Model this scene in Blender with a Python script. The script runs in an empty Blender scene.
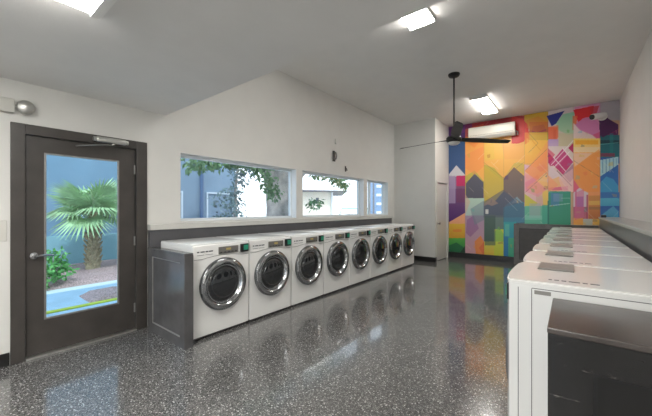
import bpy, bmesh, math, random
import numpy as np
from mathutils import Vector, Matrix
random.seed(7)
PI = math.pi
C = bpy.context.scene.collection
# ------------------------------------------------------------------ dimensions of the place (metres)
XL, XR = -3.83, 0.82            # left and right wall
YM, YB = 9.0, -4.2              # mural wall and wall behind
XB, YJ = -2.70, 7.87            # closet corner
ZC, ZS, YS = 3.68, 2.49, 1.71   # high ceiling, low ceiling and where it stops
CAM_Z, CAM_A, F, CY = 1.36, 0.671, 307.9, 208.87

# ------------------------------------------------------------------ materials
def lin(c):
    return tuple(((v/255)/12.92 if v/255 <= 0.04045 else ((v/255+0.055)/1.055)**2.4) for v in c)
def mat(name, rgb, rough=0.5, metal=0.0, bump=0.0, bscale=200.0, var=0.0, vscale=4.0, emit=None, estr=0.0, coat=0.0, spec=0.5):
    m = bpy.data.materials.new(name); m.use_nodes = True
    nt = m.node_tree; b = nt.nodes['Principled BSDF']
    c = lin(rgb)
    b.inputs['Base Color'].default_value = (*c, 1)
    b.inputs['Roughness'].default_value = rough
    b.inputs['Metallic'].default_value = metal
    b.inputs['Coat Weight'].default_value = coat
    b.inputs['Specular IOR Level'].default_value = spec
    if emit:
        b.inputs['Emission Color'].default_value = (*lin(emit), 1); b.inputs['Emission Strength'].default_value = estr
    if bump or var:
        tc = nt.nodes.new('ShaderNodeTexCoord')
    if var:
        n = nt.nodes.new('ShaderNodeTexNoise'); n.inputs['Scale'].default_value = vscale; n.inputs['Detail'].default_value = 5
        r = nt.nodes.new('ShaderNodeValToRGB')
        r.color_ramp.elements[0].position = 0.3; r.color_ramp.elements[1].position = 0.7
        r.color_ramp.elements[0].color = (*[v*(1-var) for v in c], 1); r.color_ramp.elements[1].color = (*[min(1, v*(1+var)) for v in c], 1)
        nt.links.new(tc.outputs['Object'], n.inputs['Vector']); nt.links.new(n.outputs['Fac'], r.inputs['Fac']); nt.links.new(r.outputs['Color'], b.inputs['Base Color'])
    if bump:
        n2 = nt.nodes.new('ShaderNodeTexNoise'); n2.inputs['Scale'].default_value = bscale; n2.inputs['Detail'].default_value = 3
        bp = nt.nodes.new('ShaderNodeBump'); bp.inputs['Strength'].default_value = bump; bp.inputs['Distance'].default_value = 0.002
        nt.links.new(tc.outputs['Object'], n2.inputs['Vector']); nt.links.new(n2.outputs['Fac'], bp.inputs['Height']); nt.links.new(bp.outputs['Normal'], b.inputs['Normal'])
    return m

M = {}
M['wall'] = mat('wall_paint', (212, 211, 207), 0.55, bump=0.25, bscale=90, var=0.02)
M['wall_r'] = mat('wall_paint_satin', (212, 210, 207), 0.42, bump=0.2, bscale=90, var=0.02)
M['ceil'] = mat('ceiling_paint', (222, 220, 217), 0.8, bump=0.3, bscale=70, var=0.02)
M['black'] = mat('black_semi_gloss', (90, 87, 84), 0.3, bump=0.15, bscale=60, var=0.25, vscale=6)
M['panel'] = mat('dark_panel_paint', (84, 83, 84), 0.2, bump=0.2, bscale=30, var=0.2, vscale=5)
M['panel2'] = mat('panel_worn_edge', (128, 127, 126), 0.3, var=0.2, vscale=9)  # paler grey for the divider moulding
M['base'] = mat('baseboard_black', (26, 25, 26), 0.35)
M['doorp'] = mat('door_bronze', (64, 60, 57), 0.38, bump=0.1, bscale=120, var=0.15, vscale=8)
M['ledgeface'] = mat('ledge_face', (84, 84, 87), 0.3, var=0.12, vscale=4)
M['ledgetop'] = mat('ledge_top', (168, 167, 163), 0.3, var=0.04)
M['sill'] = mat('white_sill', (196, 195, 190), 0.4, var=0.04)
M['white'] = mat('white_enamel', (232, 232, 230), 0.22, coat=0.3)
M['white2'] = mat('white_plastic', (214, 213, 208), 0.35)
M['seam'] = mat('seam_dark', (70, 70, 72), 0.6)
M['dispgrey'] = mat('console_grey', (128, 126, 122), 0.3, metal=0.3)
M['dark'] = mat('dark_plastic', (32, 33, 35), 0.3)
M['green'] = mat('reader_green', (46, 150, 120), 0.35)
M['silver'] = mat('silver_plastic', (176, 178, 180), 0.22, metal=0.8)
M['chrome'] = mat('chrome', (188, 190, 192), 0.12, metal=1.0)
M['alu'] = mat('aluminium', (190, 190, 186), 0.35, metal=0.9, var=0.08, vscale=30)
M['steel'] = mat('brushed_steel', (150, 149, 146), 0.35, metal=0.7, var=0.1, vscale=20)
M['padgrey'] = mat('pad_grey', (140, 137, 133), 0.4, var=0.08, vscale=30)
M['fan'] = mat('fan_black', (18, 17, 17), 0.4)
M['lens'] = mat('lamp_lens', (255, 255, 255), 0.5, emit=(255, 252, 246), estr=36.0)
M['fixture'] = mat('fixture_grey', (232, 230, 226), 0.4)
M['vinyl'] = mat('window_frame_white', (222, 228, 232), 0.35)
M['ink'] = mat('printed_marks', (70, 74, 82), 0.5)
M['amber'] = mat('display_amber', (190, 170, 110), 0.4)
M['glassdoor'] = mat('washer_glass_dark', (34, 36, 39), 0.05, coat=1.0)
M['rim'] = mat('rim_steel', (120, 122, 124), 0.2, metal=0.9)
M['gasket'] = mat('drum_steel', (90, 92, 94), 0.25, metal=0.9)
M['hardplate'] = mat('plate_cream', (200, 199, 192), 0.4)
M['bluewall'] = mat('blue_stucco', (124, 148, 170), 0.85, bump=0.6, bscale=40, var=0.08, vscale=2)
M['bluetrim'] = mat('blue_stucco_light', (150, 186, 196), 0.85, bump=0.5, bscale=40)
M['concrete'] = mat('concrete', (214, 216, 214), 0.85, bump=0.4, bscale=50, var=0.08, vscale=1.5)
M['asphalt'] = mat('driveway', (184, 204, 222), 0.8, var=0.1, vscale=3)
M['yellow'] = mat('yellow_curb_paint', (206, 210, 70), 0.7, var=0.1)
M['mulch'] = mat('gravel_mulch', (184, 150, 146), 0.95, bump=1.0, bscale=60, var=0.5, vscale=45)
M['bark'] = mat('bark', (176, 170, 166), 0.9, bump=1.0, bscale=25, var=0.3, vscale=6)
M['palmbark'] = mat('palm_bark', (176, 156, 126), 0.9, bump=1.0, bscale=30, var=0.35, vscale=20)
M['leaf'] = mat('leaf_green', (112, 146, 104), 0.6, var=0.35, vscale=3)
M['frond'] = mat('palm_frond_green', (176, 200, 150), 0.55, var=0.3, vscale=5)
M['bush'] = mat('bush_green', (110, 168, 90), 0.6, var=0.3, vscale=8)
M['cream'] = mat('stucco_cream', (232, 224, 208), 0.9, var=0.04)
M['roof'] = mat('roof_grey', (110, 112, 118), 0.8, var=0.15)
M['farblue'] = mat('far_building_blue', (124, 150, 182), 0.8, var=0.1)
M['farwhite'] = mat('far_building_white', (225, 228, 232), 0.8)
M['teal'] = mat('railing_teal', (120, 180, 165), 0.5)

# glass (thin pane)
def glass_mat(name, tint, fac=1.0):
    m = bpy.data.materials.new(name); m.use_nodes = True
    nt = m.node_tree; nt.nodes.clear()
    o = nt.nodes.new('ShaderNodeOutputMaterial'); mx = nt.nodes.new('ShaderNodeMixShader')
    t = nt.nodes.new('ShaderNodeBsdfTransparent'); g = nt.nodes.new('ShaderNodeBsdfGlossy'); lw = nt.nodes.new('ShaderNodeLayerWeight'); pw = nt.nodes.new('ShaderNodeMath'); pw.operation = 'POWER'; pw.inputs[1].default_value = 5
    fr = nt.nodes.new('ShaderNodeMath'); fr.operation = 'MULTIPLY_ADD'; fr.inputs[1].default_value = 0.96; fr.inputs[2].default_value = 0.04
    nt.links.new(lw.outputs['Facing'], pw.inputs[0]); nt.links.new(pw.outputs[0], fr.inputs[0])
    t.inputs['Color'].default_value = (*tint, 1); g.inputs['Roughness'].default_value = 0.02
    nt.links.new(fr.outputs[0], mx.inputs[0]); nt.links.new(t.outputs[0], mx.inputs[1]); nt.links.new(g.outputs[0], mx.inputs[2]); nt.links.new(mx.outputs[0], o.inputs['Surface'])
    return m
M['pane'] = glass_mat('window_glass', (0.93, 0.97, 1.0))
M['paned'] = glass_mat('door_glass', (0.80, 0.93, 0.99))

def floor_mat():
    m = bpy.data.materials.new('speckled_epoxy_floor'); m.use_nodes = True
    nt = m.node_tree; b = nt.nodes['Principled BSDF']; L = nt.links
    tc = nt.nodes.new('ShaderNodeTexCoord')
    def flecks(scale, th, keep, seed):
        mp = nt.nodes.new('ShaderNodeMapping'); mp.inputs['Location'].default_value = (seed, seed*1.7, 0)
        L.new(tc.outputs['Object'], mp.inputs['Vector'])
        v = nt.nodes.new('ShaderNodeTexVoronoi'); v.inputs['Scale'].default_value = scale; v.voronoi_dimensions = '2D'
        L.new(mp.outputs[0], v.inputs['Vector'])
        a = nt.nodes.new('ShaderNodeMath'); a.operation = 'LESS_THAN'; a.inputs[1].default_value = th; L.new(v.outputs['Distance'], a.inputs[0])
        s = nt.nodes.new('ShaderNodeSeparateColor'); L.new(v.outputs['Color'], s.inputs[0])
        k = nt.nodes.new('ShaderNodeMath'); k.operation = 'LESS_THAN'; k.inputs[1].default_value = keep; L.new(s.outputs[0], k.inputs[0])
        p = nt.nodes.new('ShaderNodeMath'); p.operation = 'MULTIPLY'; L.new(a.outputs[0], p.inputs[0]); L.new(k.outputs[0], p.inputs[1])
        return p.outputs[0]
    n = nt.nodes.new('ShaderNodeTexNoise'); n.inputs['Scale'].default_value = 55; n.inputs['Detail'].default_value = 4; n.inputs['Roughness'].default_value = 0.8
    L.new(tc.outputs['Object'], n.inputs['Vector'])
    r = nt.nodes.new('ShaderNodeValToRGB'); r.color_ramp.elements[0].position = 0.35; r.color_ramp.elements[1].position = 0.7
    r.color_ramp.elements[0].color = (*lin((72, 72, 72)), 1); r.color_ramp.elements[1].color = (*lin((104, 103, 102)), 1)
    L.new(n.outputs['Fac'], r.inputs['Fac'])
    col = r.outputs['Color']
    for sc, th, kp, sd, c in ((95, 0.38, 0.30, 3.1, (146, 145, 143)), (140, 0.42, 0.4, 9.4, (122, 121, 120)), (60, 0.30, 0.15, 5.5, (184, 183, 181)), (100, 0.4, 0.3, 14.0, (60, 60, 61))):
        mx = nt.nodes.new('ShaderNodeMix'); mx.data_type = 'RGBA'
        L.new(flecks(sc, th, kp, sd), mx.inputs[0]); L.new(col, mx.inputs[6]); mx.inputs[7].default_value = (*lin(c), 1)
        col = mx.outputs[2]
    L.new(col, b.inputs['Base Color'])
    rn = nt.nodes.new('ShaderNodeTexNoise'); rn.inputs['Scale'].default_value = 2.5; rn.inputs['Detail'].default_value = 4
    L.new(tc.outputs['Object'], rn.inputs['Vector'])
    mr = nt.nodes.new('ShaderNodeMapRange'); mr.inputs[1].default_value = 0.3; mr.inputs[2].default_value = 0.7; mr.inputs[3].default_value = 0.12; mr.inputs[4].default_value = 0.26
    L.new(rn.outputs['Fac'], mr.inputs[0]); L.new(mr.outputs[0], b.inputs['Roughness'])
    b.inputs['Specular IOR Level'].default_value = 0.5; b.inputs['Coat Weight'].default_value = 0.8; b.inputs['Coat Roughness'].default_value = 0.06
    bn = nt.nodes.new('ShaderNodeTexNoise'); bn.inputs['Scale'].default_value = 14
    L.new(tc.outputs['Object'], bn.inputs['Vector'])
    bp = nt.nodes.new('ShaderNodeBump'); bp.inputs['Strength'].default_value = 0.1; bp.inputs['Distance'].default_value = 0.003
    L.new(bn.outputs['Fac'], bp.inputs['Height']); L.new(bp.outputs['Normal'], b.inputs['Normal'])
    return m
M['floor'] = floor_mat()

def scuffed_black(nm, c0):
    m = mat(nm, c0, 0.25, bump=0.2, bscale=30, var=0.2, vscale=5)
    nt = m.node_tree; b = nt.nodes['Principled BSDF']; L = nt.links
    src = b.inputs['Base Color'].links[0].from_socket
    tc = nt.nodes.new('ShaderNodeTexCoord')
    col = src
    for rot, sc, loc in ((0.5, (1.6, 14, 14), 0.3), (-0.9, (3.5, 12, 12), 4.1)):
        mp = nt.nodes.new('ShaderNodeMapping'); mp.inputs['Rotation'].default_value = (0.3, rot, rot); mp.inputs['Scale'].default_value = sc; mp.inputs['Location'].default_value = (loc, loc, loc)
        n = nt.nodes.new('ShaderNodeTexNoise'); n.inputs['Scale'].default_value = 4; n.inputs['Detail'].default_value = 6; n.inputs['Roughness'].default_value = 0.75
        r = nt.nodes.new('ShaderNodeValToRGB'); r.color_ramp.elements[0].position = 0.645; r.color_ramp.elements[1].position = 0.72
        L.new(tc.outputs['Object'], mp.inputs['Vector']); L.new(mp.outputs[0], n.inputs['Vector']); L.new(n.outputs['Fac'], r.inputs['Fac'])
        mx = nt.nodes.new('ShaderNodeMix'); mx.data_type = 'RGBA'; L.new(r.outputs['Color'], mx.inputs[0]); L.new(col, mx.inputs[6]); mx.inputs[7].default_value = (*lin((130, 126, 122)), 1)
        col = mx.outputs[2]
    L.new(col, b.inputs['Base Color'])
    return m
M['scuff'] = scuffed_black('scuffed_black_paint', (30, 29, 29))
M['scufftop'] = scuffed_black('scuffed_brown_black_top', (72, 66, 63))  # same black paint on top, its reflections put in as lighter brown-grey
M['inset'] = mat('inset_black', (20, 19, 19), 0.35)  # sunken panel of the end box, recess shade put into the colour

# ------------------------------------------------------------------ mesh helpers
def obj(name, bm, m, parent=None, smooth=False, loc=None):
    me = bpy.data.meshes.new(name); bmesh.ops.recalc_face_normals(bm, faces=bm.faces[:]); bm.to_mesh(me); bm.free()
    if smooth:
        for p in me.polygons: p.use_smooth = True
        if smooth == 'auto':
            me.set_sharp_from_angle(angle=math.radians(35))
    o = bpy.data.objects.new(name, me); C.objects.link(o)
    for k in (m if isinstance(m, (list, tuple)) else [m]): me.materials.append(k)
    if parent: o.parent = parent
    if loc: o.location = loc
    return o
def struct(name, bm, m, parent=None, **k):
    o = obj(name, bm, m, parent, **k)
    if not parent: o['kind'] = 'structure'
    return o
def tag(o, label, cat, group=None):
    o['label'] = label; o['category'] = cat
    if group: o['group'] = group
    return o
def thing(name, label, cat, loc=(0, 0, 0), rz=0, group=None):
    o = bpy.data.objects.new(name, None); C.objects.link(o); o.empty_display_size = 0.1
    o.location = loc; o.rotation_euler = (0, 0, rz)
    return tag(o, label, cat, group)
def B(): return bmesh.new()
def box(bm, x0, x1, y0, y1, z0, z1, bev=0.0, seg=2, mi=0):
    r = bmesh.ops.create_cube(bm, size=1.0, matrix=Matrix.Translation(((x0+x1)/2, (y0+y1)/2, (z0+z1)/2)) @ Matrix.Diagonal((abs(x1-x0), abs(y1-y0), abs(z1-z0), 1)))
    vs = r['verts']
    fs = {f for v in vs for f in v.link_faces}
    for f in fs: f.material_index = mi
    if bev:
        es = {e for v in vs for e in v.link_edges}
        bmesh.ops.bevel(bm, geom=list(es), offset=bev, segments=seg, affect='EDGES', profile=0.5)
    return bm
def bx(*a, **k): return box(B(), *a, **k)
def prism(bm, pts, axis, a, b, mi=0):
    # pts in the plane perpendicular to axis; axis 'x': (y,z), 'y': (x,z), 'z': (x,y)
    def mk(p, t):
        return {'x': (t, p[0], p[1]), 'y': (p[0], t, p[1]), 'z': (p[0], p[1], t)}[axis]
    v0 = [bm.verts.new(mk(p, a)) for p in pts]; v1 = [bm.verts.new(mk(p, b)) for p in pts]
    n = len(pts); fs = [bm.faces.new(v0), bm.faces.new(v1[::-1])]
    for i in range(n): fs.append(bm.faces.new((v0[i], v0[(i+1) % n], v1[(i+1) % n], v1[i])))
    for f in fs: f.material_index = mi
    return bm
def tube(bm, pts, rads, seg=12, cap=True):
    pts = [Vector(p) for p in pts]
    if not isinstance(rads, (list, tuple)): rads = [rads]*len(pts)
    rings = []; up = None
    for i, p in enumerate(pts):
        t = (pts[min(i+1, len(pts)-1)] - pts[max(i-1, 0)]).normalized()
        if up is None: up = Vector((0, 0, 1)) if abs(t.z) < 0.9 else Vector((1, 0, 0))
        s = t.cross(up).normalized(); up = s.cross(t).normalized()
        rings.append([bm.verts.new(p + (s*math.cos(q) + up*math.sin(q))*rads[i]) for q in [2*PI*k/seg for k in range(seg)]])
    for a, b in zip(rings, rings[1:]):
        for k in range(seg): bm.faces.new((a[k], a[(k+1) % seg], b[(k+1) % seg], b[k]))
    if cap:
        bm.faces.new(rings[0][::-1]); bm.faces.new(rings[-1])
    return bm
def lathe(bm, prof, axis='z', c=(0, 0, 0), seg=32):
    # prof: list of (radius, height along the axis)
    rings = []
    for r, h in prof:
        ring = []
        for k in range(seg):
            q = 2*PI*k/seg; u, v = r*math.cos(q), r*math.sin(q)
            p = {'z': (u, v, h), 'x': (h, u, v), 'y': (u, h, v)}[axis]
            ring.append(bm.verts.new((p[0]+c[0], p[1]+c[1], p[2]+c[2])))
        rings.append(ring)
    for a, b in zip(rings, rings[1:]):
        for k in range(seg): bm.faces.new((a[k], a[(k+1) % seg], b[(k+1) % seg], b[k]))
    if prof[0][0] > 1e-5: bm.faces.new(rings[0][::-1])
    if prof[-1][0] > 1e-5: bm.faces.new(rings[-1])
    bmesh.ops.remove_doubles(bm, verts=bm.verts[:], dist=1e-6)
    return bm
def copy_tree(o, parent=None):
    c = o.copy(); C.objects.link(c); c.parent = parent
    for ch in list(o.children): copy_tree(ch, c)
    return c

# ------------------------------------------------------------------ room shell
floor = struct('floor', bx(-4.03, XR+0.2, YB-0.2, YM+0.2, -0.12, 0), M['floor'])
T = 0.2
# left wall with a door opening and three window openings
D0, D1, DZ = 0.47, 1.41, 2.05           # rough door opening
WZ0, WZ1 = 1.20, 2.065
WIN = [(1.89, 3.98), (4.14, 6.27), (6.42, 7.50)]
bm = B()
box(bm, XL-T, XL, YB-T, D0, 0, ZC+0.1)
box(bm, XL-T, XL, D0, D1, DZ, ZC+0.1)
box(bm, XL-T, XL, D1, WIN[0][0], 0, ZC+0.1)
box(bm, XL-T, XL, WIN[0][0], WIN[-1][1], 0, WZ0)
box(bm, XL-T, XL, WIN[0][0], WIN[-1][1], WZ1, ZC+0.1)
box(bm, XL-T, XL, WIN[0][1], WIN[1][0], WZ0, WZ1)
box(bm, XL-T, XL, WIN[1][1], WIN[2][0], WZ0, WZ1)
box(bm, XL-T, XL, WIN[2][1], YM+T, 0, ZC+0.1)
struct('wall_left', bm, M['wall'])
struct('wall_right', bx(XR, XR+T, YB-T, YM+T, 0, ZC+0.1), M['wall_r'])
GX0, GX1, GT = -3.3, -0.3, 2.25          # glazed entrance behind
bm = B(); box(bm, XL, GX0, YB-T, YB, 0, ZC+0.1); box(bm, GX1, XR, YB-T, YB, 0, ZC+0.1); box(bm, GX0, GX1, YB-T, YB, GT, ZC+0.1)
struct('wall_back', bm, M['wall'])
fr = B()
for x in (GX0, GX0+0.985, GX0+1.97, GX1-0.05): box(fr, x, x+0.05, YB-0.12, YB-0.06, 0, GT)
for x in (GX0+0.05, GX0+1.035, GX0+2.02):
    x1_ = min(x+0.935, GX1-0.05); box(fr, x, x1_, YB-0.12, YB-0.06, 0, 0.1); box(fr, x, x1_, YB-0.12, YB-0.06, GT-0.06, GT)
wf = struct('window_4', fr, M['doorp'])
for x in (GX0+0.05, GX0+1.035, GX0+2.02): obj('glass', bx(x, min(x+0.935, GX1-0.05), YB-0.093, YB-0.087, 0.1, GT-0.06), M['pane'], wf)
struct('wall_far', bx(XL, XR, YM, YM+T, 0, ZC+0.1), M['wall'])
# closet block: front face and the side with its door opening
bm = B()
box(bm, XL, XB, YJ, YJ+0.1, 0, ZC)
box(bm, XB-0.1, XB, YJ+0.1, 8.0, 0, ZC)
box(bm, XB-0.1, XB, 8.0, 8.86, 2.05, ZC)
box(bm, XB-0.1, XB, 8.86, YM, 0, ZC)
struct('wall_closet', bm, M['wall'])
d = struct('door_2', bx(XB-0.06, XB-0.012, 8.01, 8.85, 0.01, 2.04, bev=0.003), M['white2'])
kb = B(); lathe(kb, [(0.028, XB-0.012), (0.028, XB-0.004), (0.012, XB-0.002), (0.012, XB+0.03), (0.027, XB+0.04), (0.027, XB+0.06), (0.0, XB+0.068)], 'x', (0, 8.09, 0.98), 20)
obj('door_knob', kb, M['steel'], d, smooth='auto')
tf = B()
box(tf, XB, XB+0.015, 7.95, 8.0, 0, 2.10); box(tf, XB, XB+0.015, 8.86, 8.91, 0, 2.10); box(tf, XB, XB+0.015, 8.0, 8.86, 2.05, 2.10)
struct('trim_1', tf, M['white2'])
# ceilings
struct('ceiling', bx(XL, XR, YS, YM, ZC, ZC+0.15), M['ceil'])
struct('ceiling_low', bx(XL, XR, YB, YS, ZS, ZC+0.15), M['ceil'])
# baseboards
struct('baseboard_left', bx(XL, XL+0.015, YB, 0.385, 0, 0.11), M['base'])
struct('baseboard_closet', bx(XL, XB+0.015, YJ-0.015, YJ, 0, 0.12), M['base'])
struct('baseboard_far', bx(XB, -1.10, YM-0.02, YM, 0, 0.15), M['base'])
bb = B(); box(bb, XB, XB+0.015, YJ, 7.95, 0, 0.12); box(bb, XB, XB+0.015, 8.91, YM-0.02, 0, 0.12)
struct('baseboard_closet_side', bb, M['base'])

# ------------------------------------------------------------------ windows
for i, (a, b) in enumerate(WIN):
    fr = B(); x0, x1 = XL-0.17, XL-0.11; w = 0.035
    box(fr, x0, x1, a, b, WZ0, WZ0+w); box(fr, x0, x1, a, b, WZ1-w, WZ1)
    box(fr, x0, x1, a, a+w, WZ0+w, WZ1-w); box(fr, x0, x1, b-w, b, WZ0+w, WZ1-w)
    if i == 2: box(fr, x0, x1, a+0.30, a+0.34, WZ0+w, WZ1-w)
    f = struct('window_%d' % (i+1), fr, M['vinyl'])
    g = obj('glass', bx(XL-0.145, XL-0.139, a+w, b-w, WZ0+w, WZ1-w), M['pane'], f)
    # painted reveal on the far jamb
    struct('trim_%d' % (i+2), bx(XL-0.108, XL-0.002, b-0.012, b-0.001, WZ0+0.001, WZ1-0.001), M['vinyl'])

# half wall (ledge) under the windows: dark face with a pale cap
h = struct('trim_5', bx(XL, XL+0.06, 1.51, 7.6, 0.0, 1.115), M['ledgeface'])
hc = struct('trim_6', bx(XL, XL+0.085, 1.50, 7.62, 1.115, 1.18, bev=0.006), M['sill'])
# half wall on the right: deep ledge
struct('trim_7', bx(0.49, XR, 1.37, YM-0.12, 0.0, 1.15), M['ledgeface'])
struct('trim_8', bx(0.475, XR, 1.36, YM-0.12, 1.15, 1.185, bev=0.005), M['ledgetop'])

# ------------------------------------------------------------------ door in the left wall
fr = B(); x0, x1 = XL-0.10, XL+0.02
box(fr, x0, x1, 0.39, 0.485, 0, 2.12, bev=0.004); box(fr, x0, x1, 1.385, 1.495, 0, 2.12, bev=0.004); box(fr, x0, x1, 0.485, 1.385, 2.03, 2.12, bev=0.004)
dframe = struct('trim_9', fr, M['doorp'])
lf = B(); x0, x1 = XL-0.065, XL-0.02
GY0, GY1, GZ0, GZ1 = 0.615, 1.225, 0.325, 1.885
box(lf, x0, x1, 0.49, GY0, 0.02, 2.027); box(lf, x0, x1, GY1, 1.38, 0.02, 2.027); box(lf, x0, x1, GY0, GY1, 0.02, GZ0); box(lf, x0, x1, GY0, GY1, GZ1, 2.027)
door = struct('door_1', lf, M['doorp'])
st = B(); s = 0.016
for (a, b, c, e) in ((GY0, GY0+s, GZ0, GZ1), (GY1-s, GY1, GZ0, GZ1), (GY0+s, GY1-s, GZ0, GZ0+s), (GY0+s, GY1-s, GZ1-s, GZ1)):
    box(st, x1-0.012, x1+0.006, a, b, c, e, bev=0.002)
o = obj('glazing_bead', st, M['steel'], door); o['label'] = 'thin grey metal bead around the glass'
obj('glass', bx(XL-0.046, XL-0.040, GY0+0.003, GY1-0.003, GZ0+0.003, GZ1-0.003), M['paned'], door)
hb = B(); lathe(hb, [(0.033, x1), (0.033, x1+0.008), (0.030, x1+0.012), (0.014, x1+0.014), (0.012, x1+0.05), (0.0, x1+0.052)], 'x', (0, 0.545, 0.93), 24)
tube(hb, [(x1+0.045, 0.54, 0.93), (x1+0.05, 0.58, 0.932), (x1+0.05, 0.63, 0.932), (x1+0.042, 0.675, 0.928)], [0.012, 0.011, 0.010, 0.009], 10)
o = obj('door_handle', hb, M['chrome'], door, smooth='auto'); o['label'] = 'chrome lever handle'
hg = B()
for z in (0.25, 1.0, 1.8): lathe(hg, [(0.009, z-0.05), (0.009, z+0.05)], 'z', (x1+0.007, 1.376, 0), 10)
obj('hinge', hg, M['steel'], door, smooth='auto')
struct('trim_10', bx(XL-0.10, XL+0.035, 0.487, 1.383, 0, 0.017, bev=0.004), M['alu'])

dc = thing('door_closer', 'silver hydraulic door closer with arm on the head of the dark door frame', 'door closer', (XL+0.02, 1.15, 2.075))
cb = B(); box(cb, 0.0, 0.05, -0.15, 0.12, -0.028, 0.028, bev=0.012, seg=3)
lathe(cb, [(0.0, -0.175), (0.022, -0.172), (0.024, -0.15)], 'y', (0.026, 0, 0), 16); lathe(cb, [(0.024, 0.12), (0.022, 0.14), (0.0, 0.143)], 'y', (0.026, 0, 0), 16)
obj('closer_body', cb, M['alu'], dc, smooth='auto')
ab = B(); lathe(ab, [(0.017, -0.03), (0.017, -0.045), (0.0, -0.047)], 'z', (0.03, 0.0, 0), 14)
tube(ab, [(0.03, 0.0, -0.043), (0.06, -0.10, -0.06), (0.07, -0.20, -0.078)], 0.008, 8)
tube(ab, [(0.07, -0.20, -0.078), (0.03, -0.26, -0.086), (-0.025, -0.30, -0.09)], 0.007, 8)
obj('closer_arm', ab, M['steel'], dc, smooth='auto')

# ------------------------------------------------------------------ black end panels (frame-and-panel boxes)
def shaker_box(name, label, w, dpt, hgt, stile, m, mtop, loc, rz=0, cat='divider', rec=0.018, top_t=0.022, mmo=None, mpan=None):
    # width along X, the recessed face looks towards -Y, depth towards +Y
    t = thing(name, label, cat, loc, rz)
    bm = B()
    box(bm, 0, w, rec+0.006, dpt, 0, hgt-top_t)
    box(bm, 0, stile, 0, rec+0.006, 0, hgt-top_t); box(bm, w-stile, w, 0, rec+0.006, 0, hgt-top_t)
    box(bm, stile, w-stile, 0, rec+0.006, 0, stile); box(bm, stile, w-stile, 0, rec+0.006, hgt-top_t-stile+0.02, hgt-top_t)
    obj('body', bm, m, t)
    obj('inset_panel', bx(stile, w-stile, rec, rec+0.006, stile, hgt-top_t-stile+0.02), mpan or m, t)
    mo = B(); s = 0.012
    for (a, b, c, e) in ((stile, stile+s, stile, hgt-top_t-stile+0.02), (w-stile-s, w-stile, stile, hgt-top_t-stile+0.02), (stile+s, w-stile-s, stile, stile+s), (stile+s, w-stile-s, hgt-top_t-stile+0.02-s, hgt-top_t-stile+0.02)):
        box(mo, a, b, 0.008, rec-0.001, c, e)
    obj('moulding', mo, mmo or m, t)
    obj('top', bx(-0.002, w, -0.002, dpt, hgt-top_t, hgt, bev=0.004), mtop, t)
    return t
shaker_box('framed_divider', 'grey-black framed divider between the glazed door and the left row of washers', 0.83, 0.09, 0.925, 0.09, M['panel'], M['panel'], (XL+0.088, 1.475, 0), mmo=M['panel2'])
# near box at the right, against the first machine of the right row
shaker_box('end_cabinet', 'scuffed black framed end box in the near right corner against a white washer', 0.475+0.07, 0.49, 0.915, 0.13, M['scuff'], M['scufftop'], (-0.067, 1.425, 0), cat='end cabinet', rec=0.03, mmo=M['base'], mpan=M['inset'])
# low black cabinet under the mural
shaker_box('low_cabinet', 'low black framed cabinet against the colourful mural wall beyond the right row', 1.58, 0.12, 0.995, 0.11, M['black'], M['black'], (-1.10, YM-0.125, 0), cat='cabinet', mmo=M['base'], mpan=M['doorp'])

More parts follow.
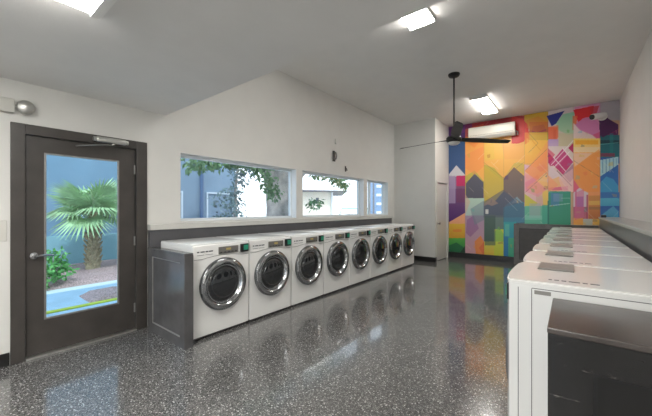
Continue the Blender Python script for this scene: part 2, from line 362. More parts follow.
# ------------------------------------------------------------------ washers.  local: front looks +X, width along Y, origin at base centre of the front face
WW, WD, WH = 0.690, 0.725, 0.983
def round_rect_profile(d, hgt, r, z0):
    pts = [(-d, z0), (-0.0, z0)]
    for k in range(0, 9):
        q = k/8*PI/2
        pts.append((-r + r*math.cos(q), hgt - r + r*math.sin(q)))
    pts.append((-d, hgt))
    return pts
def bowed(g):
    pts = [(-WD, -WW/2-g), (-0.035, -WW/2-g)]
    for k in range(13):
        y = -WW/2*0.985 + WW*0.985*k/12; q = abs(y)/(WW/2)
        pts.append((0.012*(1-q**2) - 0.014*max(0, (q-0.85)/0.15)**2 + g, y))
    return pts + [(-0.035, WW/2+g), (-WD, WW/2+g)]
def make_washer(label, group, r=0.02, pad=False):
    t = thing('washing_machine', label, 'washing machine', group=group)
    bm = B()
    if pad:
        prism(bm, bowed(0.0), 'z', 0.035, WH-0.022)
    else:
        prism(bm, round_rect_profile(WD, WH, r, 0.035), 'y', -WW/2, WW/2)
        es = [e for e in bm.edges if abs(abs(e.verts[0].co.y) - WW/2) < 1e-6 and abs(e.verts[0].co.y - e.verts[1].co.y) < 1e-6]
        bmesh.ops.bevel(bm, geom=es, offset=0.006, segments=2, affect='EDGES')
    obj('body', bm, M['white'], t, smooth='auto')
    for sx in (-0.06, -WD+0.06):
        for sy in (-1, 1):
            fb = B(); lathe(fb, [(0.024, 0.0), (0.024, 0.02), (0.012, 0.022), (0.012, 0.036)], 'z', (sx, sy*(WW/2-0.06), 0), 12)
            obj('foot', fb, M['dark'], t, smooth='auto')
    obj('plinth', bx(-WD+0.02, -0.035, -WW/2+0.015, WW/2-0.015, 0.004, 0.035), M['seam'], t)
    # top lid with a lip
    if not pad:
        obj('top_lid', bx(-WD+0.005, -0.05, -WW/2+0.004, WW/2-0.004, WH, WH+0.007, bev=0.003), M['white'], t, smooth='auto')
    # console seams on the front
    X0c = 0.0
    zc = 0.835
    sm = B()
    pts = []
    for k in range(25):
        y = -WW/2+0.01 + (WW-0.02)*k/24
        pts.append((0.0012, y, zc + 0.022*max(0, 1-(y/0.24)**2)))
    tube(sm, pts, 0.0022, 6)
    obj('console_seam', sm, M['seam'], t)
    cp = obj('control_panel', bx(X0c, 0.010, -0.055, 0.195, 0.868, 0.945, bev=0.004), M['dispgrey'], t)
    obj('display', bx(0.0105, 0.0125, 0.035, 0.095, 0.905, 0.928), M['amber'], cp)
    for k in range(5): obj('button', bx(0.0105, 0.014, -0.04+k*0.047, -0.015+k*0.047, 0.880, 0.890, bev=0.001), M['dark'], cp)
    rd = obj('card_reader', bx(0.0, 0.030, 0.225, 0.325, 0.862, 0.955, bev=0.006), M['dark'], t)
    obj('reader_face', bx(0.031, 0.034, 0.252, 0.318, 0.884, 0.942, bev=0.001), M['green'], rd)
    mk = B()
    for (a, b) in ((-0.30, -0.275), (-0.262, -0.215), (-0.205, -0.175), (-0.168, -0.12)):
        box(mk, 0.0002, 0.0016, a, b, 0.905, 0.917)
    for (a, b) in ((-0.30, -0.22), (-0.21, -0.12)):
        box(mk, 0.0002, 0.0016, a, b, 0.876, 0.880)
    obj('printed_lettering', mk, M['ink'], t)
    # door: chrome ring, dark inner ring, glass dome (flush with the bowed front on the right row)
    K, X0 = (0.05, 0.0125) if pad else (1.0, 0.0)
    def kx(p): return [(r_, X0 + h_*K) for r_, h_ in p]
    zc, R = 0.545, 0.283
    dr = B(); lathe(dr, kx([(R*0.98, 0.002), (R, 0.018), (R*0.985, 0.034), (R*0.95, 0.048), (R*0.90, 0.055), (R*0.80, 0.056), (R*0.755, 0.046), (R*0.72, 0.020)]), 'x', (0, 0, zc), 56)
    # open the flat caps so the ring is a ring
    for f in [f for f in dr.faces if len(f.verts) > 8]: dr.faces.remove(f)
    do = obj('door', dr, M['chrome'], t, smooth='auto')
    ri = B(); lathe(ri, kx([(R*0.742, 0.026), (R*0.73, 0.034), (R*0.70, 0.034), (R*0.68, 0.026)]), 'x', (0, 0, zc), 56)
    for f in [f for f in ri.faces if len(f.verts) > 8]: ri.faces.remove(f)
    obj('inner_ring', ri, M['silver'], do, smooth='auto')
    gl = B(); lathe(gl, kx([(R*0.70, 0.012), (R*0.69, 0.028), (R*0.60, 0.036), (R*0.42, 0.044), (R*0.2, 0.048), (0.0, 0.050)]), 'x', (0, 0, zc), 48)
    obj('glass', gl, M['glassdoor'], do, smooth=True)
    rm = B(); lathe(rm, [(R*0.985, 0.001)] + kx([ (R*1.004, 0.017), (R*1.0, 0.036), (R*0.975, 0.045), (R*0.945, 0.0505)]), 'x', (0, 0, zc), 56)
    for f in [f for f in rm.faces if len(f.verts) > 8]: rm.faces.remove(f)
    o_ = obj('outer_rim', rm, M['rim'], do, smooth='auto'); o_['label'] = 'darker steel outer rim'
    ig = B(); lathe(ig, kx([(R*0.56, 0.0385), (R*0.55, 0.0425), (R*0.52, 0.044), (R*0.505, 0.0415)]), 'x', (0, 0, zc), 48)
    for f in [f for f in ig.faces if len(f.verts) > 8]: ig.faces.remove(f)
    obj('glass_ring', ig, M['gasket'], do, smooth='auto')
    hd = B(); prism(hd, [(-R*0.98, zc-0.05), (-R*0.88, zc-0.045), (-R*0.86, zc), (-R*0.88, zc+0.045), (-R*0.98, zc+0.05)], 'x', X0+0.050*K, X0+0.062*K)
    obj('door_grip', hd, M['silver'], do)
    if pad:
        cp.location.x = 0.004; rd.location.x = -0.0255
        cv = B(); prism(cv, bowed(0.002), 'z', WH-0.021, WH)
        es = [e for e in cv.edges if e.verts[0].co.z > WH-0.001 and e.verts[1].co.z > WH-0.001]
        bmesh.ops.bevel(cv, geom=es, offset=0.009, segments=3, affect='EDGES')
        obj('top_lid', cv, M['white'], t, smooth='auto')
        po = obj('instruction_pad', bx(-0.29, -0.11, -0.335, -0.055, WH+0.0005, WH+0.010, bev=0.003), M['padgrey'], t)
        mk = B(); z = WH+0.0008
        for (a, b) in ((-0.195, -0.18), (-0.225, -0.205), (-0.255, -0.235), (-0.31, -0.265), (-0.34, -0.32), (-0.385, -0.35)):
            box(mk, a, b, 0.235, 0.255, z-0.0006, z+0.0006)
        obj('top_lettering', mk, M['ink'], t)
    return t
LW, P = [], 0.706
ords = ['', 'second', 'third', 'fourth', 'fifth', 'sixth', 'seventh']
for i in range(8):
    if i == 0: lab = 'white front-loading washer in the left row, right beside the grey-black divider'
    elif i == 7: lab = 'white front-loading washer at the far end of the left row, beside the white closet wall'
    else: lab = 'white front-loading washer, %s in the left row counted from the glazed door' % ords[i]
    if i == 0: w = proto = make_washer(lab, 'washers in the left row under the windows')
    else: w = copy_tree(proto)
    w['label'] = lab
    w.location = (-2.995, 1.595 + P*(i+0.5), 0)
PR = 0.745
for i in range(8):
    if i == 0: lab = 'white washer top in the right row, nearest, touching the scuffed black end box'
    elif i == 7: lab = 'white washer at the far end of the right row, nearest the mural'
    else: lab = 'white washer, %s in the right row counted from the scuffed black end box' % ords[i]
    if i == 0: w = proto2 = make_washer(lab, 'washers in the right row along the ledge', r=0.06, pad=True)
    else: w = copy_tree(proto2)
    w['label'] = lab
    w.location = (-0.272, 1.925 + WW/2 + 0.002 + PR*i, 0); w.rotation_euler = (0, 0, PI)
# side seams and badge of the nearest machine (its side is the only one in view)
sd = B(); yl = WW/2
for x in (-0.055, -0.115): box(sd, x, x+0.003, yl-0.001, yl+0.0012, 0.04, 0.945)
box(sd, -0.72, -0.115, yl-0.001, yl+0.0012, 0.945, 0.948)
obj('side_seam', sd, M['seam'], proto2)
o = obj('side_badge', bx(-0.195, -0.125, yl, yl+0.002, 0.918, 0.938), M['padgrey'], proto2); o['label'] = 'small grey badge'

# ------------------------------------------------------------------ mural (a flat printed wall covering, painted per vertex)
sa, ca = math.sin(CAM_A), math.cos(CAM_A)
def mural_xy(cx, cy):
    # read-off positions of the drawing -> metres on the wall plane Y = YM
    px, py = 440 + cx/2.31, 90 + cy/2.311
    u = (px-326)/F; d = YM/(ca + sa*u)
    return (d*(-sa+ca*u), CAM_Z + (CY-py)*d/F)
NX, NZ = 440, 460
MX0, MX1, MZ0, MZ1 = XB+0.001, XR-0.001, 0.15, ZC-0.001
gx = np.linspace(MX0, MX1, NX); gz = np.linspace(MZ0, MZ1, NZ)
GX, GZ = np.meshgrid(gx, gz)
IMG = np.zeros((NZ, NX, 3)); IMG[:] = (200, 160, 130)
rng = np.random.RandomState(4)
def mask(pts):
    P_ = [mural_xy(*p) for p in pts]; m = np.zeros(GX.shape, bool); n = len(P_)
    for i in range(n):
        (x1, y1), (x2, y2) = P_[i], P_[(i+1) % n]
        if y1 == y2: continue
        c = ((y1 > GZ) != (y2 > GZ)) & (GX < (x2-x1)*(GZ-y1)/(y2-y1)+x1)
        m ^= c
    return m
def poly(col, pts, a=1.0, col2=None):
    m = mask(pts)
    if not m.any(): return
    c = np.array(col, float)
    if col2 is not None:
        z = GZ[m]; t = (z-z.min())/(z.max()-z.min()+1e-6)
        c = np.array(col2)*(1-t[:, None]) + c*t[:, None]     # col at the top, col2 at the bottom (printed gradient)
    IMG[m] = IMG[m]*(1-a) + c*a
def rect(col, x0, y0, x1, y1, a=1.0, col2=None): poly(col, [(x0, y0), (x1, y0), (x1, y1), (x0, y1)], a, col2)
def line(col, p, q, w=1.6, a=0.8):
    dx, dy = q[0]-p[0], q[1]-p[1]; L_ = math.hypot(dx, dy); nx, ny = -dy/L_*w/2, dx/L_*w/2
    poly(col, [(p[0]+nx, p[1]+ny), (q[0]+nx, q[1]+ny), (q[0]-nx, q[1]-ny), (p[0]-nx, p[1]-ny)], a)
# column grounds
rect((96, 44, 118), 15, 60, 58, 118, 1, (70, 50, 110)); rect((52, 84, 128), 15, 118, 58, 200, 1, (64, 92, 140))
rect((150, 120, 160), 15, 195, 58, 235); rect((120, 80, 130), 15, 228, 58, 262, 1, (104, 66, 120)); rect((104, 66, 120), 15, 262, 58, 312, 1, (86, 44, 120))
poly((206, 204, 208), [(20, 196), (38, 174), (58, 196), (58, 200), (20, 200)])
rect((176, 160, 190), 20, 198, 36, 262, .8); rect((206, 52, 108), 38, 198, 58, 222); rect((120, 60, 90), 38, 222, 58, 260, .5)
poly((235, 170, 130), [(20, 306), (58, 284), (58, 320), (20, 320)])
rect((226, 184, 66), 15, 309, 58, 342, 1, (212, 158, 52)); rect((226, 120, 60), 30, 322, 50, 328, .6)
rect((92, 176, 72), 15, 342, 58, 392, 1, (44, 132, 72)); poly((28, 96, 62), [(15, 362), (38, 352), (58, 366), (58, 392), (15, 392)], .8)
poly((20, 40, 30), [(40, 385), (58, 360), (58, 388)], .7)
# column B
rect((172, 40, 54), 58, 60, 205, 112, 1, (210, 60, 50)); rect((120, 40, 110), 58, 60, 74, 110, .8)
rect((238, 158, 78), 58, 108, 102, 222, 1, (236, 176, 92)); 
poly((196, 178, 84), [(58, 200), (80, 186), (102, 212), (102, 240), (58, 240)])
poly((98, 96, 108), [(60, 216), (80, 193), (101, 214), (101, 252), (60, 252)], 1, (84, 84, 96))
rect((186, 212, 194), 58, 250, 102, 300, 1, (178, 196, 192)); rect((176, 150, 176), 58, 290, 102, 395, 1, (206, 160, 170))
poly((214, 176, 150), [(58, 240), (70, 258), (58, 290)], .6)
poly((146, 96, 146), [(62, 300), (78, 290), (90, 320), (70, 340), (60, 330)], .6); poly((120, 140, 150), [(70, 275), (102, 255), (102, 300), (80, 312)], .55)
poly((238, 140, 60), [(80, 350), (94, 336), (104, 356), (104, 395), (84, 392)], .8); poly((220, 90, 60), [(90, 365), (102, 350), (102, 385)], .5)
# column C, D grounds
rect((240, 190, 92), 102, 104, 196, 220, 1, (232, 176, 84)); poly((236, 160, 96), [(140, 106), (196, 110), (196, 160), (150, 168)], .5)
poly((238, 140, 84), [(58, 150), (100, 130), (102, 175), (80, 196), (58, 180)], .5)
# V-shaped hexagon bottoms, olive behind
poly((196, 172, 74), [(102, 170), (125, 180), (147, 206), (147, 262), (102, 262)]); poly((206, 172, 68), [(102, 176), (128, 196), (147, 210), (147, 235), (125, 258), (102, 240)], 1, (200, 178, 90))
poly((128, 108, 96), [(147, 205), (171, 178), (196, 200), (196, 310), (147, 310)], 1, (112, 104, 112))
poly((206, 176, 90), [(147, 205), (171, 176), (196, 198), (196, 172), (171, 164), (147, 190)], .9)
poly((238, 178, 92), [(102, 160), (196, 160), (171, 170), (147, 204), (125, 180), (102, 172)])
poly((94, 98, 112), [(102, 268), (126, 258), (147, 234), (196, 270), (196, 310), (102, 312)], 1, (80, 108, 122))
poly((216, 168, 128), [(104, 262), (120, 250), (135, 262), (120, 268)], .9); rect((240, 240, 235), 106, 275, 111, 287, 1)
poly((84, 142, 168), [(150, 268), (175, 248), (196, 262), (196, 306), (147, 308)], .75); poly((150, 176, 186), [(165, 262), (178, 246), (190, 260)], .7)
rect((98, 122, 108), 102, 288, 128, 352, 1, (70, 102, 84)); rect((206, 206, 90), 102, 350, 128, 395, 1, (222, 190, 70))
rect((110, 132, 124), 128, 290, 147, 330); rect((212, 216, 84), 125, 322, 148, 395, 1, (196, 206, 66)); poly((120, 190, 96), [(125, 330), (136, 315), (148, 335), (148, 350), (125, 350)], .6)
rect((62, 168, 172), 147, 304, 176, 396, 1, (48, 142, 186)); rect((44, 118, 170), 147, 338, 158, 396, .7); rect((80, 186, 120), 158, 342, 176, 396, .7); rect((120, 200, 170), 150, 310, 160, 338, .5)
poly((222, 190, 80), [(102, 108), (124, 104), (126, 160), (104, 165)], .35); poly((190, 120, 50), [(108, 150), (116, 148), (116, 156), (110, 158)], .5)
# column E
rect((206, 168, 46), 195, 50, 250, 84, 1, (190, 130, 50)); rect((196, 108, 56), 206, 74, 250, 104, 1, (176, 96, 60)); poly((150, 60, 84), [(214, 84), (240, 80), (246, 94), (226, 100), (212, 98)], .7)
poly((208, 48, 44), [(165, 60), (190, 66), (203, 80), (205, 100), (198, 118), (180, 124), (165, 124)])
rect((180, 170, 60), 204, 98, 250, 116, .85); rect((232, 196, 88), 195, 116, 250, 170, 1, (238, 176, 100))
poly((214, 60, 44), [(196, 88), (206, 96), (206, 120), (196, 126)], .8)
line((200, 130, 40), (202, 104), (238, 146), 1.6); line((200, 130, 40), (238, 146), (214, 170), 1.6); poly((236, 204, 110), [(200, 110), (214, 124), (214, 150), (200, 150)], .5)
poly((236, 160, 116), [(250, 116), (250, 212), (226, 212), (200, 186), (228, 146)], .95)
rect((226, 176, 190), 195, 172, 222, 270, 1, (230, 186, 190)); poly((240, 190, 160), [(195, 190), (222, 172), (250, 200), (250, 250), (210, 236)], .8, (238, 170, 110))
rect((228, 190, 186), 196, 205, 250, 275, .6); poly((224, 120, 132), [(222, 178), (240, 172), (248, 180), (232, 190)], .8); poly((222, 120, 140), [(196, 214), (226, 196), (230, 206), (200, 236)], .55)
poly((206, 200, 70), [(196, 240), (226, 262), (196, 290)], .85); poly((240, 206, 90), [(236, 232), (250, 232), (250, 280), (240, 286)], .8)
rect((110, 190, 160), 196, 268, 250, 310, 1, (96, 180, 150)); rect((170, 176, 180), 206, 262, 232, 296, .6); rect((60, 166, 140), 236, 266, 250, 310, .7)
rect((140, 206, 190), 196, 290, 236, 300, .6)
# column F
rect((204, 190, 196), 250, 40, 312, 130, 1, (206, 180, 160)); poly((30, 42, 128), [(246, 60), (288, 48), (268, 78), (258, 84)])
poly((140, 192, 164), [(268, 78), (284, 56), (312, 50), (312, 100), (296, 104), (272, 92)], 1, (170, 196, 160))
rect((226, 100, 62), 250, 86, 272, 116, 1, (222, 120, 96)); rect((180, 150, 196), 250, 114, 274, 160, 1, (220, 190, 200)); rect((190, 60, 40), 262, 92, 268, 112, .5)
rect((196, 186, 150), 274, 100, 312, 140, .7); rect((216, 200, 196), 250, 130, 312, 236, .95, (236, 196, 180))
poly((192, 40, 108), [(250, 144), (272, 166), (256, 178), (250, 168)]); poly((196, 40, 100), [(312, 118), (312, 150), (296, 134)])
poly((186, 42, 112), [(283, 136), (308, 166), (284, 196), (256, 168)], .95, (200, 50, 110)); poly((226, 130, 160), [(283, 136), (296, 150), (270, 180), (256, 168)], .3)
for a_, b_ in (((250, 142), (306, 206)), ((312, 112), (256, 174)), ((283, 134), (312, 170)), ((256, 176), (282, 206)), ((262, 180), (300, 142))): line((238, 222, 228), a_, b_, 2.0, .8)
poly((224, 200, 206), [(256, 176), (282, 200), (270, 214), (250, 194)], .8); poly((150, 90, 130), [(284, 196), (308, 170), (312, 200), (300, 214)], .6); line((120, 60, 90), (270, 186), (304, 222), 2, .7)
poly((240, 176, 110), [(200, 226), (224, 240), (250, 228), (250, 214), (222, 208)], .7); poly((242, 184, 120), [(250, 210), (275, 200), (290, 225), (270, 236), (250, 236)], .8)
poly((226, 110, 140), [(250, 226), (296, 222), (296, 232), (250, 232)], .9); poly((140, 84, 60), [(240, 222), (248, 222), (248, 230), (240, 230)], .8)
rect((62, 148, 130), 250, 234, 302, 312, 1, (52, 152, 118)); rect((72, 128, 176), 256, 238, 276, 268, .75); rect((150, 160, 200), 262, 240, 284, 258, .4); rect((52, 150, 120), 284, 236, 302, 312, .6)
line((190, 220, 210), (252, 268), (300, 262), 2, .6); line((170, 210, 196), (280, 250), (300, 250), 2, .5); rect((26, 104, 100), 248, 256, 252, 312, .6)
# column G
rect((210, 150, 190), 310, 30, 370, 104, 1, (214, 130, 170)); poly((222, 44, 52), [(308, 46), (356, 36), (352, 62), (334, 64), (322, 78), (312, 60)]); poly((230, 110, 60), [(306, 60), (318, 60), (312, 96), (306, 92)], .8)
poly((200, 50, 60), [(346, 40), (368, 36), (360, 60), (350, 66)], .7)
poly((206, 124, 172), [(312, 80), (330, 66), (352, 62), (370, 80), (370, 116), (340, 104)]); poly((222, 206, 206), [(308, 76), (322, 92), (360, 108), (370, 122), (308, 126)], .95, (226, 196, 186)); poly((214, 80, 120), [(352, 104), (370, 96), (370, 122)], .7)
rect((242, 204, 96), 308, 112, 370, 146, 1, (244, 200, 150)); rect((242, 170, 46), 312, 116, 366, 126, .9); rect((238, 216, 180), 308, 132, 370, 146, .6)
rect((242, 176, 110), 308, 144, 370, 310, 1, (230, 140, 90)); poly((240, 160, 90), [(308, 180), (370, 140), (370, 236), (308, 236)], .9, (236, 152, 86)); poly((236, 196, 170), [(308, 146), (352, 146), (312, 178)], .8)
poly((232, 110, 90), [(330, 190), (340, 188), (340, 196), (334, 198)], .8); poly((224, 90, 140), [(308, 206), (326, 232), (308, 240)], .8)
poly((210, 200, 214), [(308, 238), (322, 226), (342, 238), (342, 300), (308, 300)], .9); rect((150, 108, 190), 314, 246, 332, 270, .95); rect((180, 70, 110), 308, 270, 340, 298, .8, (200, 96, 110)); rect((200, 90, 130), 312, 232, 316, 300, .8)
rect((170, 60, 90), 338, 242, 342, 300, .7); rect((206, 140, 70), 344, 244, 370, 300, .85, (190, 110, 60)); rect((224, 180, 90), 344, 256, 370, 266, .8); rect((150, 110, 70), 344, 270, 370, 276, .6)
rect((240, 170, 80), 308, 296, 330, 312, .9); rect((190, 200, 190), 330, 298, 352, 312, .9); rect((236, 190, 90), 352, 298, 370, 312, .9)
# column H
rect((176, 170, 178), 370, 20, 416, 70); poly((70, 26, 76), [(366, 52), (412, 80), (412, 104), (370, 116)], 1, (96, 24, 80)); poly((140, 30, 90), [(372, 80), (400, 84), (412, 92), (390, 104), (372, 108)], .6)
rect((24, 92, 104), 370, 104, 414, 160, 1, (26, 110, 120)); poly((70, 26, 76), [(368, 56), (412, 82), (412, 90), (376, 110), (369, 104)], .9)
rect((12, 50, 62), 370, 116, 414, 124, .8); line((120, 190, 180), (370, 126), (412, 122), 1.6, .6); rect((140, 50, 76), 370, 146, 404, 154, .8); rect((30, 130, 130), 392, 100, 400, 146, .5)
rect((36, 84, 156), 370, 156, 414, 170); poly((170, 210, 216), [(370, 162), (412, 154), (412, 176), (384, 196), (370, 198)], .95)
for x_ in (376, 384, 392, 400, 408): line((60, 110, 160), (x_, 158), (x_, 192), 2, .5)
poly((44, 100, 170), [(370, 200), (412, 172), (412, 240), (370, 240)], 1, (46, 110, 180)); poly((70, 170, 206), [(370, 214), (384, 200), (400, 206), (412, 222), (412, 240), (370, 240)], .7)
rect((56, 116, 182), 370, 236, 414, 250); rect((84, 178, 208), 370, 250, 414, 270, .95, (66, 160, 200)); rect((44, 96, 168), 370, 268, 414, 312, 1, (60, 130, 190)); poly((110, 196, 210), [(372, 290), (400, 268), (412, 280), (412, 296)], .6)
# second, translucent printing pass
def q(pts): return [(x*0.944, 11.6 + y*0.944) for x, y in pts]
poly((246, 176, 70), q([(207, 92), (262, 92), (262, 150), (235, 178), (207, 170)]), .55)
poly((206, 120, 40), q([(212, 62), (240, 52), (262, 66), (262, 82), (236, 92), (212, 80)]), .5)
poly((246, 150, 92), q([(207, 186), (262, 132), (262, 186), (236, 210)]), .75)
poly((238, 140, 160), q([(207, 190), (236, 205), (262, 230), (240, 250), (207, 235)]), .5)
poly((250, 200, 120), q([(236, 210), (262, 190), (262, 232)]), .6)
poly((210, 60, 90), q([(264, 130), (282, 146), (270, 160), (264, 154)]), .6)
poly((246, 160, 120), q([(264, 196), (290, 220), (264, 240)]), .7)
poly((240, 190, 190), q([(290, 205), (325, 180), (325, 236), (300, 236)]), .6)
poly((226, 110, 70), q([(264, 78), (290, 74), (290, 104), (264, 108)]), .6)
poly((240, 150, 70), q([(328, 176), (390, 132), (390, 236), (350, 236)]), .6)
poly((216, 110, 150), q([(330, 240), (352, 230), (352, 300), (330, 306)]), .55)
poly((90, 92, 112), q([(107, 262), (155, 232), (205, 268), (205, 300), (107, 300)]), .55)
poly((60, 130, 160), q([(155, 275), (205, 262), (205, 312), (155, 312)]), .4)
poly((74, 96, 92), q([(110, 296), (136, 296), (136, 368), (110, 368)]), .6)
poly((120, 60, 130), q([(24, 70), (62, 62), (62, 90), (24, 108)]), .6)
poly((236, 130, 60), q([(62, 84), (107, 70), (107, 100), (84, 130), (62, 110)]), .45)
for a_, b_ in (((62, 215), (85, 198)), ((85, 198), (107, 213)), ((107, 165), (155, 203)), ((155, 203), (205, 165)), ((107, 262), (155, 232)), ((155, 232), (205, 268)), ((207, 186), (262, 132)), ((216, 92), (240, 118)), ((240, 118), (216, 142)), ((326, 160), (390, 200)), ((207, 240), (262, 190))):
    (x0_, y0_), (x1_, y1_) = q([a_, b_]); line((120, 90, 80), (x0_, y0_), (x1_, y1_), 1.0, .45)
# a few thin printed speckles and seams
for x_ in (58, 102, 147, 195.5, 250, 308, 370):
    line((90, 80, 80), (x_, 20), (x_, 400), 0.8, .22)
for k in range(46):
    x_, y_ = rng.uniform(60, 408), rng.uniform(70, 380); w_, h_ = rng.uniform(3, 12), rng.uniform(2, 10)
    c_ = IMG[rng.randint(NZ), rng.randint(NX)].copy()
    poly(c_, [(x_, y_), (x_+w_, y_-rng.uniform(-3, 3)), (x_+w_, y_+h_), (x_+rng.uniform(-4, 4), y_+h_)], .35)
for k in range(26):
    x_, y_ = rng.uniform(60, 400), rng.uniform(80, 360); q_ = rng.choice([-1, 1])*rng.uniform(10, 30)
    line((250, 240, 230), (x_, y_), (x_+abs(q_), y_+q_), 1.0, .3)
me = bpy.data.meshes.new('mural')
ys = YM-0.004
co = np.stack([GX.ravel(), np.full(GX.size, ys), GZ.ravel()], 1)
idx = np.arange(NX*NZ).reshape(NZ, NX)
qd = np.stack([idx[:-1, :-1], idx[:-1, 1:], idx[1:, 1:], idx[1:, :-1]], -1).reshape(-1, 4)
nq = len(qd); n0 = NX*NZ
# rim so that the covering has a thickness
per = np.concatenate([idx[0, :], idx[1:, -1], idx[-1, -2::-1], idx[-2:0:-1, 0]])
co2 = co[per].copy(); co2[:, 1] = YM-0.0005
co = np.concatenate([co, co2]); pn = len(per); pr = np.arange(pn)
rim = np.stack([per, n0+pr, n0+(pr+1) % pn, np.roll(per, -1)], 1)
qd = np.concatenate([qd, rim])
me.vertices.add(len(co)); me.vertices.foreach_set('co', co.ravel())
me.loops.add(len(qd)*4); me.loops.foreach_set('vertex_index', qd.ravel())
me.polygons.add(len(qd)); me.polygons.foreach_set('loop_start', np.arange(len(qd))*4)
me.update(); me.validate()
at = me.color_attributes.new('Print', 'FLOAT_COLOR', 'POINT')
v = IMG.reshape(-1, 3)/255.0; v = np.concatenate([v, v[per]]); v = np.where(v <= 0.04045, v/12.92, ((v+0.055)/1.055)**2.4)
at.data.foreach_set('color', np.concatenate([v, np.ones((len(v), 1))], 1).ravel())
mm = bpy.data.materials.new('mural_print'); mm.use_nodes = True; nt = mm.node_tree; b = nt.nodes['Principled BSDF']
ca_ = nt.nodes.new('ShaderNodeVertexColor'); ca_.layer_name = 'Print'
nt.links.new(ca_.outputs['Color'], b.inputs['Base Color']); b.inputs['Roughness'].default_value = 0.35
me.materials.append(mm)
mur = bpy.data.objects.new('wall_mural', me); C.objects.link(mur)
tag(mur, 'colourful geometric mural of hexagons and triangles covering the far wall', 'mural')

# ------------------------------------------------------------------ ceiling lights
def ceiling_light(label, x, y, z, L_=1.22, W=0.29, group='ceiling light panels'):
    t = thing('ceiling_light', label, 'ceiling light', (x, y, z), group=group)
    hs = B(); box(hs, -W/2-0.012, W/2+0.012, -L_/2-0.045, L_/2+0.045, -0.03, 0, bev=0.004)
    box(hs, -W/2-0.012, W/2+0.012, -L_/2-0.045, -L_/2, -0.062, -0.03); box(hs, -W/2-0.012, W/2+0.012, L_/2, L_/2+0.045, -0.062, -0.03)
    obj('housing', hs, M['fixture'], t)
    lb = B(); prism(lb, [(-W/2, -0.031), (-W/2, -0.05), (-W/2+0.02, -0.06), (W/2-0.02, -0.06), (W/2, -0.05), (W/2, -0.031)], 'y', -L_/2+0.001, L_/2-0.001)
    obj('diffuser', lb, M['lens'], t)
    return t
ceiling_light('bright rectangular light on the low ceiling, cut by the top edge of the photo', -1.935, -0.085, ZS)
ceiling_light('bright rectangular light on the high ceiling beside the low ceiling edge', -1.44, 3.11, ZC)
ceiling_light('bright rectangular light on the high ceiling in front of the mural', -1.49, 7.53, ZC)
for i, (x, y) in enumerate(((-2.03, -2.6), (-0.3, -0.9), (-0.3, -3.0))):  # added fill lamps out of view, built as fixtures to brighten the room
    ceiling_light(['rectangular light on the low ceiling behind the camera, left', 'rectangular light on the low ceiling just behind the camera', 'rectangular light on the low ceiling by the back wall, right'][i], x, y, ZS)

# ------------------------------------------------------------------ ceiling fan
fn = thing('ceiling_fan', 'black three-blade ceiling fan hanging on a long rod', 'ceiling fan', (-1.57, 5.52, ZC))
DF = 0.07
lb = B(); lathe(lb, [(0.095, -0.001), (0.095, -0.02), (0.08, -0.045), (0.04, -0.06), (0.0, -0.062)], 'z'); obj('canopy', lb, M['fan'], fn, smooth='auto')
lb = B(); tube(lb, [(0, 0, -0.055), (0, 0, -0.98-DF)], 0.014, 12); obj('rod', lb, M['fan'], fn, smooth='auto')
lb = B(); lathe(lb, [(0.0, -0.95), (0.04, -0.955), (0.05, -0.99), (0.10, -1.005), (0.125, -1.03), (0.125, -1.08), (0.10, -1.10), (0.0, -1.102)], 'z'); obj('motor', lb, M['fan'], fn, smooth='auto', loc=(0, 0, -DF))
lb = B(); lathe(lb, [(0.095, -1.103), (0.095, -1.12), (0.07, -1.145), (0.0, -1.155)], 'z'); o = obj('light_lens', lb, M['white2'], fn, smooth='auto', loc=(0, 0, -DF)); o['label'] = 'pale round lens under the motor'
for k in range(3):
    an = CAM_A + math.radians(11) + k*2*PI/3
    bl = B(); Rm = Matrix.Rotation(an, 4, 'Z')
    sec = [(0.11, 0.03), (0.2, 0.055), (0.4, 0.075), (0.8, 0.07), (1.04, 0.055), (1.10, 0.03)]
    up, dn = [], []
    for (r, w) in sec:
        for lst, s_, dz in ((up, 1, 0.010), (dn, -1, -0.010)):
            lst.append([bl.verts.new(Rm @ Vector((r, s_*w, -1.05 + -dz*1.6 + tz))) for tz in (0.004, -0.004)])
    for i in range(len(sec)-1):
        a0, a1, b0, b1 = up[i], up[i+1], dn[i], dn[i+1]
        bl.faces.new((a0[0], a1[0], b1[0], b0[0])); bl.faces.new((a0[1], b0[1], b1[1], a1[1]))
        bl.faces.new((a0[0], a0[1], a1[1], a1[0])); bl.faces.new((b0[0], b1[0], b1[1], b0[1]))
    bl.faces.new((up[0][0], dn[0][0], dn[0][1], up[0][1])); bl.faces.new((up[-1][0], up[-1][1], dn[-1][1], dn[-1][0]))
    obj('blade', bl, M['fan'], fn, loc=(0, 0, -DF))

# ------------------------------------------------------------------ air conditioner, camera, small wall items
ac = thing('air_conditioner', 'white wall-mounted split air conditioner high on the mural', 'air conditioner', (-1.60, YM-0.0045, 3.20))
pr = [(0.0, 0.0), (-0.14, 0.0), (-0.20, 0.06), (-0.215, 0.12), (-0.215, 0.27), (-0.19, 0.31), (0.0, 0.31)]
bm = B(); prism(bm, pr, 'x', -0.53, 0.53); obj('body', bm, mat('ac_white', (232, 226, 214), 0.35), ac)
bm = B(); box(bm, -0.50, 0.50, -0.219, -0.2155, 0.085, 0.088); obj('front_seam', bm, M['seam'], ac)
bm = B(); prism(bm, [(-0.146, -0.001), (-0.150, -0.007), (-0.208, 0.050), (-0.204, 0.056)], 'x', -0.46, 0.46); obj('louvre', bm, M['white2'], ac)
bm = B()
tube(bm, [(0.57, -0.03, -0.0), (0.57, -0.03, 0.08), (0.535, -0.05, 0.10)], 0.018, 8)
obj('drain_pipe', bm, M['white2'], ac, smooth='auto')

